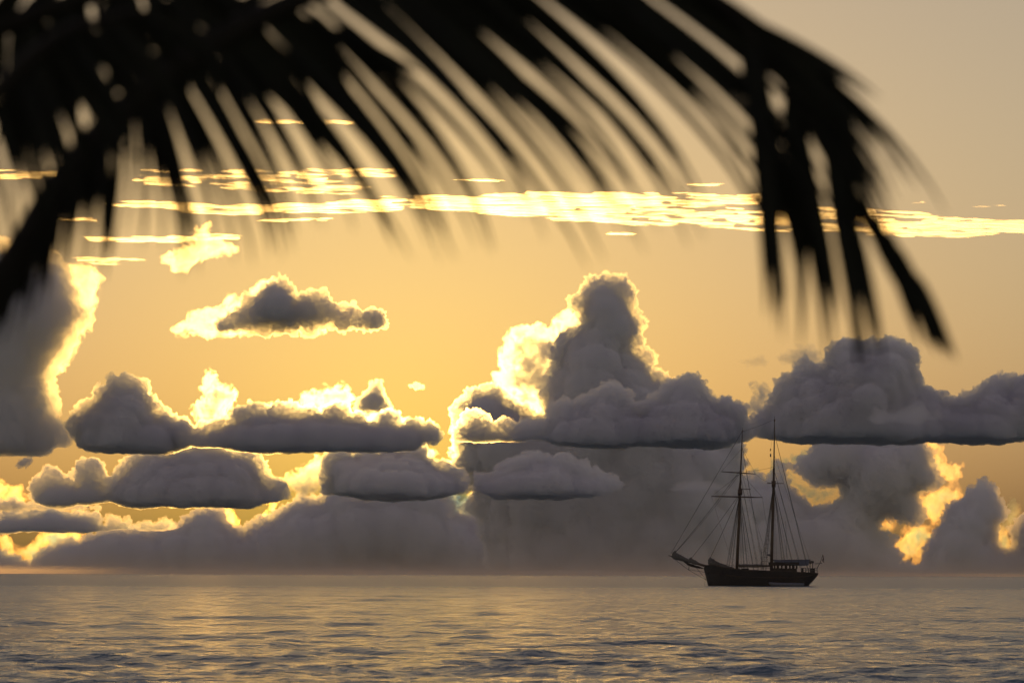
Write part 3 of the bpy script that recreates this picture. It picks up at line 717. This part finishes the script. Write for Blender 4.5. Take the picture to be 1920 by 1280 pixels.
# bowsprit with its furled jibs, net and stays
bow = tube('bowsprit', [P3(430, 1082), P3(370, 1070), P3(290, 1048), P3(210, 1024), P3(122, 1000)], [0.24, 0.22, 0.18, 0.14, 0.06], M_SPAR, ship, 10)
def bundle(name, pts, radii, parent, seed, mat=None):
    """furled canvas: lumpy tapered roll"""
    rng = random.Random(seed)
    P = []
    R = []
    for i in range(len(pts) - 1):
        for k in range(4):
            t = k / 4
            P.append(Vector(pts[i]).lerp(Vector(pts[i + 1]), t) + Vector((rng.uniform(-.03, .03), rng.uniform(-.05, .05), rng.uniform(-.04, .04))))
            R.append((radii[i] * (1 - t) + radii[i + 1] * t) * rng.uniform(0.82, 1.18))
    P.append(Vector(pts[-1])); R.append(radii[-1])
    return tube(name, P, R, mat or M_CANVAS, parent, 10, 0.75)
bundle('furled_flying_jib', [P3(168, 968), P3(163, 988), P3(168, 1004), P3(205, 1018), P3(250, 1036), P3(300, 1052)], [0.05, 0.42, 0.72, 0.45, 0.32, 0.12], ship, 1)
bundle('furled_outer_jib', [P3(276, 1012), P3(268, 1028), P3(285, 1042), P3(330, 1058)], [0.08, 0.34, 0.42, 0.12], ship, 2)
bundle('furled_inner_jib', [P3(402, 1010), P3(400, 1028), P3(408, 1044), P3(445, 1056), P3(500, 1072), P3(560, 1084)], [0.06, 0.40, 0.62, 0.34, 0.24, 0.08], ship, 3)
bundle('bowsprit_net', [P3(225, 1040), P3(262, 1062), P3(310, 1076), P3(352, 1086)], [0.10, 0.22, 0.22, 0.1], ship, 4, M_ROPE)
tube('dolphin_striker', [P3(262, 1048), P3(256, 1096)], [0.06, 0.04], M_SPAR, ship, 6)

# masts, each with its topmast
fore = tube('foremast', [P3(575, 1130), P3(582, 950), P3(592, 760), P3(597, 560), P3(599, 520)], [0.28, 0.27, 0.25, 0.22, 0.20], M_SPAR, ship, 12)
tube('topmast', [P3(600, 590), P3(604, 420), P3(611, 280), P3(617, 152)], [0.17, 0.14, 0.11, 0.04], M_SPAR, fore, 10)
tube('mast_cap', [P3(598, 600), P3(599, 560)], [0.40, 0.42], M_SPAR, fore, 10)
tube('crosstree', [P3(598, 559, -1.4), P3(600, 557, 0), P3(668, 559, 1.4)], 0.06, M_SPAR, fore, 6)
tube('masthead_truck', [P3(616, 180), P3(617, 172)], [0.12, 0.12], M_SPAR, fore, 8)
main = tube('mainmast', [P3(803, 1130), P3(808, 950), P3(815, 720), P3(821, 520), P3(823, 420)], [0.28, 0.27, 0.25, 0.22, 0.20], M_SPAR, ship, 12)
tube('topmast', [P3(822, 540), P3(825, 330), P3(828, 180), P3(830, 75)], [0.16, 0.12, 0.09, 0.035], M_SPAR, main, 10)
tube('mast_cap', [P3(821, 548), P3(822, 505)], [0.34, 0.38], M_SPAR, main, 10)
tube('crosstree', [P3(778, 523, -1.6), P3(822, 521, 0), P3(886, 520, 1.6)], 0.06, M_SPAR, main, 6)
tube('masthead_truck', [P3(829, 110), P3(830, 98)], [0.12, 0.12], M_SPAR, main, 8)

# yards braced round, each held to the foremast
def yard(zx0, zx1, zy0, zy1, zm, r):
    a, c, b = P3(zx0, zy0), P3(zm, (zy0 + zy1) / 2, -0.3), P3(zx1, zy1)
    a.y, b.y = -(c.x - a.x) * 1.0 - 0.3, (b.x - c.x) * 1.0 - 0.3
    y = tube('yard', [a, a.lerp(c, 0.5), c, c.lerp(b, 0.5), b], [r * .5, r * .85, r, r * .85, r * .5], M_SPAR, ship, 8)
    return a, b
LY = yard(413, 746, 613, 611, 598, 0.13)
UY = yard(477, 701, 449, 456, 604, 0.11)

# booms and the sails furled along them
tube('fore_boom', [P3(590, 1074), P3(700, 1072), P3(795, 1070)], [0.13, 0.13, 0.1], M_SPAR, ship, 8)
bundle('furled_foresail', [P3(588, 1064), P3(640, 1066), P3(720, 1067), P3(790, 1066)], [0.2, 0.24, 0.22, 0.12], ship, 5)
tube('main_boom', [P3(808, 1032), P3(940, 1030), P3(1062, 1028)], [0.12, 0.12, 0.08], M_SPAR, ship, 8)
bm = bmesh.new()                                          # awning stretched over the main boom
pr = [(818, 1026), (870, 1027), (930, 1027), (1000, 1026), (1055, 1024)]
lo = [(822, 1040), (880, 1044), (940, 1056), (1000, 1066), (1048, 1062)]
for side in (-1, 1):
    top = [bm.verts.new(P3(*p)) for p in pr]
    mid = [bm.verts.new(P3((p[0] + q[0]) / 2, p[1] * .45 + q[1] * .55, side * 1.1)) for p, q in zip(pr, lo)]
    low = [bm.verts.new(P3(*q, side * 1.9)) for q in lo]
    for r0, r1 in ((top, mid), (mid, low)):
        for i in range(4):
            bm.faces.new((r0[i], r0[i + 1], r1[i + 1], r1[i]))
aw = bm_obj('awning', bm, M_AWNING, ship)
sol = aw.modifiers.new('cloth', 'SOLIDIFY'); sol.thickness = 0.04

# deckhouse: posts and open windows under an overhanging roof
box('deckhouse', (sx(798), -1.5, sz(1112)), (sx(972), 1.5, sz(1084)), M_HOUSE, ship, 0.03)
house_roof = box('deckhouse_roof', (sx(786), -1.8, sz(1066)), (sx(985), 1.8, sz(1043)), M_HOUSE, ship, 0.08)
for zx in (800, 826, 846, 872, 900, 926, 948, 970):
    for side in (-1, 1):
        wd = 0.14 if zx % 3 else 0.22
        box('window_post', (sx(zx) - wd, side * 1.38 - .06, sz(1085)), (sx(zx) + wd, side * 1.38 + .06, sz(1064)), M_HOUSE, ship, 0.01)
box('companionway', (sx(604), -0.7, sz(1110)), (sx(655), 0.7, sz(1084)), M_HOUSE, ship, 0.04)
box('skylight', (sx(672), -0.8, sz(1112)), (sx(720), 0.8, sz(1094)), M_HOUSE, ship, 0.06)
box('hatch', (sx(735), -0.9, sz(1112)), (sx(772), 0.9, sz(1097)), M_HOUSE, ship, 0.05)
tube('windlass', [P3(470, 1078, -0.8), P3(470, 1078, 0.8)], [0.26, 0.26], M_STEEL, ship, 10)
tube('capstan', [P3(590, 1106), P3(590, 1090), P3(590, 1084)], [0.22, 0.16, 0.24], M_STEEL, ship, 10)
box('binnacle', (sx(1000), -0.25, sz(1112)), (sx(1016), 0.25, sz(1080)), M_HOUSE, ship, 0.05)
tube('steering_wheel', [P3(1022 + 14 * math.cos(a), 1094 + 14 * math.sin(a), 0) for a in [k * 2 * math.pi / 14 for k in range(15)]], 0.035, M_SPAR, ship, 5)
box('stern_locker', (sx(1062), -0.9, sz(1112)), (sx(1090), 0.9, sz(1082)), M_HOUSE, ship, 0.05)
bundle('covered_life_raft', [P3(1052, 1046, .4), P3(1068, 1042, .4), P3(1084, 1042, .4)], [0.18, 0.26, 0.16], ship, 6)
tube('gallows_post', [P3(1060, 1110, .4), P3(1058, 1030, .3)], 0.06, M_SPAR, ship, 6)
tube('gallows_post', [P3(1074, 1110, -.4), P3(1076, 1040, -.3)], 0.06, M_SPAR, ship, 6)

# stern rail
for side in (-1, 1):
    for zy in (1084, 1096):
        tube('rail_bar', [P3(1008, zy + 2, side * 2.2), P3(1060, zy, side * 2.0), P3(1106, zy - 2, side * 1.6)], 0.03, M_STEEL, ship, 5)
    for zx in (1010, 1030, 1050, 1070, 1090, 1105):
        tube('stanchion', [P3(zx, 1116, side * (2.2 - (zx - 1008) * .006)), P3(zx, 1082, side * (2.2 - (zx - 1008) * .006))], 0.03, M_STEEL, ship, 5)
tube('rail_bar', [P3(1106, 1082, -1.6), P3(1110, 1081, 0), P3(1106, 1082, 1.6)], 0.03, M_STEEL, ship, 5)
for side in (-1, 1):
    tube('lifeline', [hull_point(i, 1.0, side) + Vector((0, 0, 0.55)) for i in range(12, 44, 4)], 0.015, M_ROPE, ship, 4)
tube('flag_staff', [P3(1104, 1084), P3(1128, 1040), P3(1143, 992)], [0.05, 0.045, 0.03], M_SPAR, ship, 6)
tube('stern_davit', [P3(1090, 1052), P3(1112, 1052), P3(1138, 1048)], 0.05, M_STEEL, ship, 6)
bm = bmesh.new()                                          # ensign hanging limp in folds
gx = [[bm.verts.new(P3(1142 + 7 * (j / 6) - 2 * math.sin(i * 1.2), 994 + 46 * (i / 9) + 5 * j / 6, 0.10 * math.sin(j * 2.1 + i * .6))) for j in range(7)] for i in range(10)]
for i in range(9):
    for j in range(6):
        bm.faces.new((gx[i][j], gx[i][j + 1], gx[i + 1][j + 1], gx[i + 1][j]))
fl = bm_obj('flag', bm, M_FLAG, ship)
fl.modifiers.new('cloth', 'SOLIDIFY').thickness = 0.02
bm = bmesh.new()
gx = [[bm.verts.new(P3(798 + 6 * j / 3 + 2 * math.sin(i), 292 + 14 * (i / 4), 0.08 * math.sin(j * 2 + i))) for j in range(4)] for i in range(5)]
for i in range(4):
    for j in range(3):
        bm.faces.new((gx[i][j], gx[i][j + 1], gx[i + 1][j + 1], gx[i + 1][j]))
bm_obj('signal_flag', bm, M_FLAG, ship).modifiers.new('cloth', 'SOLIDIFY').thickness = 0.02
tube('signal_lantern', [P3(802, 326), P3(802, 346)], [0.12, 0.12], M_STEEL, ship, 8)
tube('halyard', [P3(806, 520, -1.0), P3(803, 290), P3(826, 150)], 0.012, M_ROPE, ship, 4)
bm = bmesh.new()                                          # radar scanner on a bracket
tube_into(bm, [P3(806, 1016, -.2), P3(790, 1000, -.3)], 0.05, 6)
tube_into(bm, [P3(776, 997, -.3), P3(796, 994, -.3)], [0.16, 0.14], 8)
bm_obj('radar', bm, M_STEEL, ship)
ant = tube('radio_mast', [P3(735, 1062, -2.3), P3(738, 1010, -2.3), P3(742, 955, -2.3)], [0.06, 0.05, 0.03], M_STEEL, ship, 6)
tube('antenna', [P3(736, 985, -2.3), P3(758, 975, -2.3), P3(764, 900, -2.3)], 0.025, M_STEEL, ant, 5)
tube('antenna', [P3(736, 985, -2.6), P3(736, 962, -2.6)], 0.03, M_STEEL, ant, 5)

# standing and running rigging, every rope a part of its own
def rope(name, a, b, r=0.028, sag=0.0):
    a, b = Vector(a), Vector(b)
    pts = [a.lerp(b, t / 6) - Vector((0, 0, sag * 4 * (t / 6) * (1 - t / 6))) for t in range(7)] if sag else [a, b]
    return tube(name, pts, r, M_ROPE, ship, 4)
rope('forestay', P3(138, 990), P3(616, 172), .032)
rope('forestay', P3(172, 975), P3(604, 430), .034, .3)
rope('forestay', P3(165, 985), P3(600, 452), .026, .5)
rope('forestay', P3(278, 1015), P3(596, 590), .03, .2)
rope('forestay', P3(402, 1012), P3(594, 600), .036, .1)
rope('bobstay', P3(140, 1008), P3(256, 1096), .03)
rope('bobstay', P3(256, 1096), P3(378, 1165), .03)
rope('bobstay', P3(250, 1092), P3(372, 1112), .025)
rope('bobstay', P3(290, 1060), P3(372, 1160), .025)
for (zt, ztop, zb, yb, n) in ((597, 585, (505, 520, 540), 2.25, 3), (597, 585, (622, 646, 686), 2.75, 3)):
    for i, b in enumerate(zb):
        for side in (-1, 1):
            zy = np.interp(b, rail[:, 0], rail[:, 1])
            rope('shroud', P3(b + (4 if side > 0 else 0), zy, side * np.interp(b, rail[:, 0], rr)), P3(zt, ztop, 0.1 * side), .024)
for i, b in enumerate((738, 752, 768)):
    for side in (-1, 1):
        rope('shroud', P3(b - (6 if side > 0 else 0), np.interp(b, rail[:, 0], rail[:, 1]), side * 2.84), P3(820, 530, 0.1 * side), .024)
for i, b in enumerate((878, 896, 952)):
    for side in (-1, 1):
        rope('shroud', P3(b + (8 if side > 0 else 0), np.interp(b, rail[:, 0], rail[:, 1]), side * 2.7), P3(822, 530, 0.1 * side), .024)
for k in range(15):                                       # ratlines of the near main shrouds
    t = 0.06 + k * 0.05
    a = P3(738, 1101, -2.84).lerp(P3(820, 530, -.1), t)
    b = P3(768, 1102, -2.84).lerp(P3(820, 530, -.1), t)
    rope('ratline', a, b, .018)
for side in (-1, 1):
    rope('backstay', P3(1050 + 4 * side, 1112, side * 2.0), P3(828, 190), .028)
    rope('backstay', P3(1005 + 5 * side, 1112, side * 2.2), P3(823, 425), .024)
    rope('backstay', P3(752 + 4 * side, 1102, side * 2.8), P3(612, 270), .022)
    rope('backstay', P3(718 + 4 * side, 1100, side * 2.8), P3(602, 470), .022)
rope('triatic_stay', P3(617, 176), P3(828, 96), .02, .15)
rope('springstay', P3(601, 440), P3(823, 412), .02, .25)
rope('topping_lift', P3(1055, 1026), P3(825, 330), .018)
rope('topping_lift', P3(790, 1068), P3(606, 440), .018)
rope('yard_lift', UY[1], P3(612, 290), .02)
rope('yard_lift', UY[0], P3(612, 290), .02)
rope('yard_lift', LY[1], P3(604, 452), .022)
rope('yard_lift', LY[0], P3(604, 452), .022)
rope('yard_brace', LY[1], P3(815, 1020), .018, .4)
rope('yard_brace', UY[1], P3(822, 525), .018, .3)
rope('yard_brace', LY[0], P3(560, 1080, -2.0), .016, .3)
rope('halyard', P3(607, 1085), P3(602, 560, -.3), .016)
rope('halyard', P3(828, 1025), P3(826, 540, -.3), .02)
rope('halyard', P3(598, 1060, .5), P3(604, 470, .3), .016)
rope('halyard', P3(840, 1060, .5), P3(826, 440, .3), .016)
rope('halyard', P3(660, 1070), P3(603, 600), .014)
rope('halyard', P3(915, 1030), P3(824, 560), .016)
rope('flag_halyard', P3(905, 1020), P3(900, 770), .02)

# grey tender lying alongside the stern quarter
tender = empty('dinghy', ship_pos + Matrix.Rotation(math.radians(-5.0), 3, 'Z') @ Vector((sx(905), -3.9, 0)))
tender.rotation_euler = (0, 0, math.radians(-5.0))
tag(tender, 'grey inflatable dinghy lying alongside the schooner stern at the waterline', 'dinghy')
def ring(side): return [(-3.0, side * .15, .62), (-2.6, side * .55, .52), (-1.6, side * .85, .40), (0, side * .95, .36), (1.6, side * .95, .36), (2.9, side * .9, .38)]
for side in (-1, 1):
    tube('buoyancy_tube', ring(side), [.2, .26, .30, .31, .31, .22], M_RUBBER, tender, 12)
bm = bmesh.new()
fl = [(-2.8, .3, .3), (-1.8, .75, .05), (0, .85, -.05), (2.6, .8, -.05)]
a = [bm.verts.new((x, -y, z)) for x, y, z in fl]; c = [bm.verts.new((x, 0, z - .25)) for x, y, z in fl]; b = [bm.verts.new((x, y, z)) for x, y, z in fl]
for i in range(3):
    bm.faces.new((a[i], a[i + 1], c[i + 1], c[i])); bm.faces.new((c[i], c[i + 1], b[i + 1], b[i]))
bm_obj('dinghy_floor', bm, M_RUBBER, tender).modifiers.new('skin', 'SOLIDIFY').thickness = .04
box('transom', (2.5, -.8, -.1), (2.58, .8, .62), M_HOUSE, tender, .01)
box('thwart', (-.3, -.85, .42), (.1, .85, .47), M_DECK, tender, .01)
bm = bmesh.new()
box_into(bm, (2.62, -.2, .55), (2.98, .2, .98))
bmesh.ops.bevel(bm, geom=bm.edges[:], offset=.08, segments=3, affect='EDGES')
tube_into(bm, [(2.8, 0, .6), (2.85, 0, .1), (2.9, 0, -.5)], [.12, .08, .07], 8)
bm_obj('outboard_motor', bm, M_HULL, tender)

# ------------------------------------------------------------------ coconut palm beside the camera, out of focus
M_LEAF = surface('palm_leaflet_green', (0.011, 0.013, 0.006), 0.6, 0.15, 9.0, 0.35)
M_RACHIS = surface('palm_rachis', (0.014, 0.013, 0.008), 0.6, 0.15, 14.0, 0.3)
M_BARK = surface('palm_bark', (0.16, 0.13, 0.10), 0.9, 0.2, 10.0, 0.35, 0.03)
PALM_D = 5.0
palm_base = at(-430, 800, PALM_D); palm_base.z = 0.22
palm = empty('palm_tree', palm_base)
tag(palm, 'coconut palm whose dark drooping frond hangs blurred across the top', 'palm tree')
bpy.context.view_layer.update()

def to_palm(p): return Vector(p) - palm_base
crown = at(-430, 830, PALM_D)
bm = bmesh.new()
pts, rad = [], []
for i in range(25):
    t = i / 24
    pts.append(Vector((0.10 * math.sin(t * 1.5) - 0.10 * math.sin(1.5), 0, -0.15 + t * (to_palm(crown).z + 0.1))) + Vector((to_palm(crown).x, 0, 0)))
    rad.append((0.17 - 0.05 * t + (0.05 if i < 2 else 0)) * (1.06 if i % 2 else 0.97))
tube_into(bm, pts, rad, 14)
bm_obj('trunk', bm, M_BARK, palm)

def bez(P, t):
    """Catmull-Rom through the points"""
    n = len(P) - 1
    x = min(max(t, 0), 1) * n
    i = min(int(x), n - 1)
    f = x - i
    p0, p1, p2, p3 = P[max(i - 1, 0)], P[i], P[i + 1], P[min(i + 2, n)]
    return 0.5 * ((2 * p1) + (p2 - p0) * f + (2 * p0 - 5 * p1 + 4 * p2 - p3) * f * f + (3 * p1 - p0 - 3 * p2 + p3) * f ** 3)

def leaflet(parent, root, ang, length, width, droop, depth, rng, twist=0.0):
    """one folded blade: starts at root, leaves at ang degrees below the horizontal in the plane of the frond, droops toward the tip"""
    n = 10
    bm = bmesh.new()
    p = Vector(root)
    a = math.radians(ang)
    rows = []
    step = length / n
    tw0 = rng.uniform(-0.6, 0.6) + twist
    for i in range(n + 1):
        t = i / n
        d = Vector((math.cos(a), depth, -math.sin(a))).normalized()
        w = width * 0.5 * (min(1, 0.35 + t * 6) if t < 0.12 else 1.0) * (1 - max(0, (t - 0.25) / 0.75) ** 1.6) + 0.0006
        side = Vector((-d.z, 0, d.x)).normalized()
        tw = tw0 * (1 - t * 0.4) + 0.25 * math.sin(t * 3 + ang)
        sd = side * math.cos(tw) + Vector((0, 1, 0)) * math.sin(tw)
        fold = sd.cross(d).normalized() * w * 0.45
        rows.append((bm.verts.new(p + sd * w - fold), bm.verts.new(p), bm.verts.new(p - sd * w - fold)))
        a += math.radians(droop) * (0.2 + 2.4 * t * t) / n * (1 if math.cos(a) > -0.2 else 0.2)
        if a > math.radians(97): a = math.radians(97) + (a - math.radians(97)) * 0.3
        p = p + d * step
    for r0, r1 in zip(rows, rows[1:]):
        bm.faces.new((r0[0], r0[1], r1[1], r1[0]))
        bm.faces.new((r0[1], r0[2], r1[2], r1[1]))
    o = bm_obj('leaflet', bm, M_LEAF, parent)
    o.data.polygons.foreach_set('use_smooth', np.ones(len(o.data.polygons), bool))
    return o

PX = PALM_D / F
def frond(path, widths, leaves, seed, dist=PALM_D):
    """path in photo pixels; leaves = list of (s0, s1, count, angle0, angle1, length0, length1, droop, width)"""
    rng = random.Random(seed)
    P = [to_palm(at(x, y, dist + dd)) for x, y, dd in path]
    n = 48
    pts = [bez(P, i / n) for i in range(n + 1)]
    W = [np.interp(i / n, np.linspace(0, 1, len(widths)), widths) * PX * 0.5 for i in range(n + 1)]
    bm = bmesh.new()
    tube_into(bm, pts, W, 8, 0.8)
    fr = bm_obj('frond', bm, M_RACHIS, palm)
    fr.data.polygons.foreach_set('use_smooth', [len(p.vertices) == 4 for p in fr.data.polygons])
    for (s0, s1, cnt, a0, a1, l0, l1, dr, w) in leaves:
        for i in range(cnt):
            t = (i + rng.uniform(0.2, 0.8)) / cnt
            s = s0 + (s1 - s0) * t
            ang = a0 + (a1 - a0) * t + rng.gauss(0, 3.0)
            ln = (l0 + (l1 - l0) * t) * rng.uniform(0.88, 1.1) * PX
            leaflet(fr, bez(P, s), ang, ln, w * 0.84 * PX * rng.uniform(0.8, 1.15), dr + rng.uniform(-8, 8), rng.uniform(-0.35, 0.35), rng)
    return fr

main_path = [(-430, 830, 0), (-130, 690, 0), (25, 500, 0), (115, 350, 0), (235, 205, 0), (400, 80, 0.05), (620, -25, 0.1), (860, -85, 0.1), (1100, -90, 0.1), (1290, -40, 0.05), (1405, 60, 0), (1495, 195, 0), (1590, 340, 0), (1690, 490, 0), (1750, 595, 0)]
N1 = len(main_path) - 1
def S(k): return k / N1
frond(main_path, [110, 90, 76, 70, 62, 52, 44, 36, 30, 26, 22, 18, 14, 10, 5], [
    # lower side
    (S(2.2), S(3.6), 9, 118, 100, 200, 240, 8, 20),
    (S(3.4), S(4.4), 10, 94, 74, 250, 300, 16, 24),
    (S(4.2), S(5.2), 15, 70, 50, 330, 480, 30, 26),
    (S(5.0), S(6.4), 20, 47, 39, 520, 720, 38, 28),
    (S(6.2), S(7.8), 18, 38, 35, 740, 800, 42, 29),
    (S(7.6), S(9.2), 16, 35, 36, 780, 640, 40, 30),
    (S(9.0), S(10.0), 10, 38, 52, 520, 440, 26, 32),
    # bundles hanging from the bent tip
    (S(9.9), S(10.15), 6, 80, 82, 570, 530, 7, 42),
    (S(10.75), S(10.95), 5, 79, 81, 500, 470, 7, 42),
    (S(11.55), S(11.75), 5, 78, 80, 420, 400, 6, 42),
    (S(12.3), S(13.3), 9, 68, 64, 240, 170, 5, 42),
    (S(13.2), S(14.0), 8, 66, 64, 130, 80, 8, 22),
    # outer side
    (S(3.0), S(4.4), 9, 150, 178, 240, 280, -6, 28),
    (S(4.2), S(5.4), 10, -178, -140, 260, 200, -30, 28),
    (S(9.7), S(10.1), 3, 28, 33, 330, 290, 22, 26),
    (S(10.8), S(13.2), 10, 62, 66, 170, 140, 6, 30),
], 5)
# a second frond crossing the upper left corner behind the first
second_path = [(-430, 830, .1), (-330, 400, .3), (-150, 130, .45), (60, 30, .5), (260, -20, .5), (460, 5, .5), (640, 60, .55)]
N2 = len(second_path) - 1
frond(second_path, [100, 80, 60, 46, 34, 22, 8], [
    (2.2 / N2, 3.4 / N2, 14, 98, 84, 250, 290, 16, 36),
    (3.2 / N2, 4.4 / N2, 14, 82, 60, 280, 280, 20, 34),
    (4.2 / N2, 5.6 / N2, 14, 58, 40, 290, 300, 24, 28),
    (5.4 / N2, 6.0 / N2, 6, 38, 28, 260, 180, 18, 22),
    (2.4 / N2, 5.0 / N2, 14, -60, -20, 200, 200, 30, 32),
], 6, PALM_D)
# a third, lower frond whose leaflets fill the left edge
third_path = [(-430, 830, -.1), (-260, 560, -.2), (-120, 330, -.3), (10, 160, -.3), (130, 60, -.3), (280, 20, -.3)]
N3 = len(third_path) - 1
frond(third_path, [90, 70, 54, 40, 26, 8], [
    (1.6 / N3, 3.0 / N3, 9, 84, 70, 260, 280, 16, 26),
    (3.0 / N3, 4.0 / N3, 11, 74, 52, 270, 260, 18, 30),
    (3.8 / N3, 5.0 / N3, 10, 52, 28, 260, 190, 18, 28),
], 7, PALM_D)
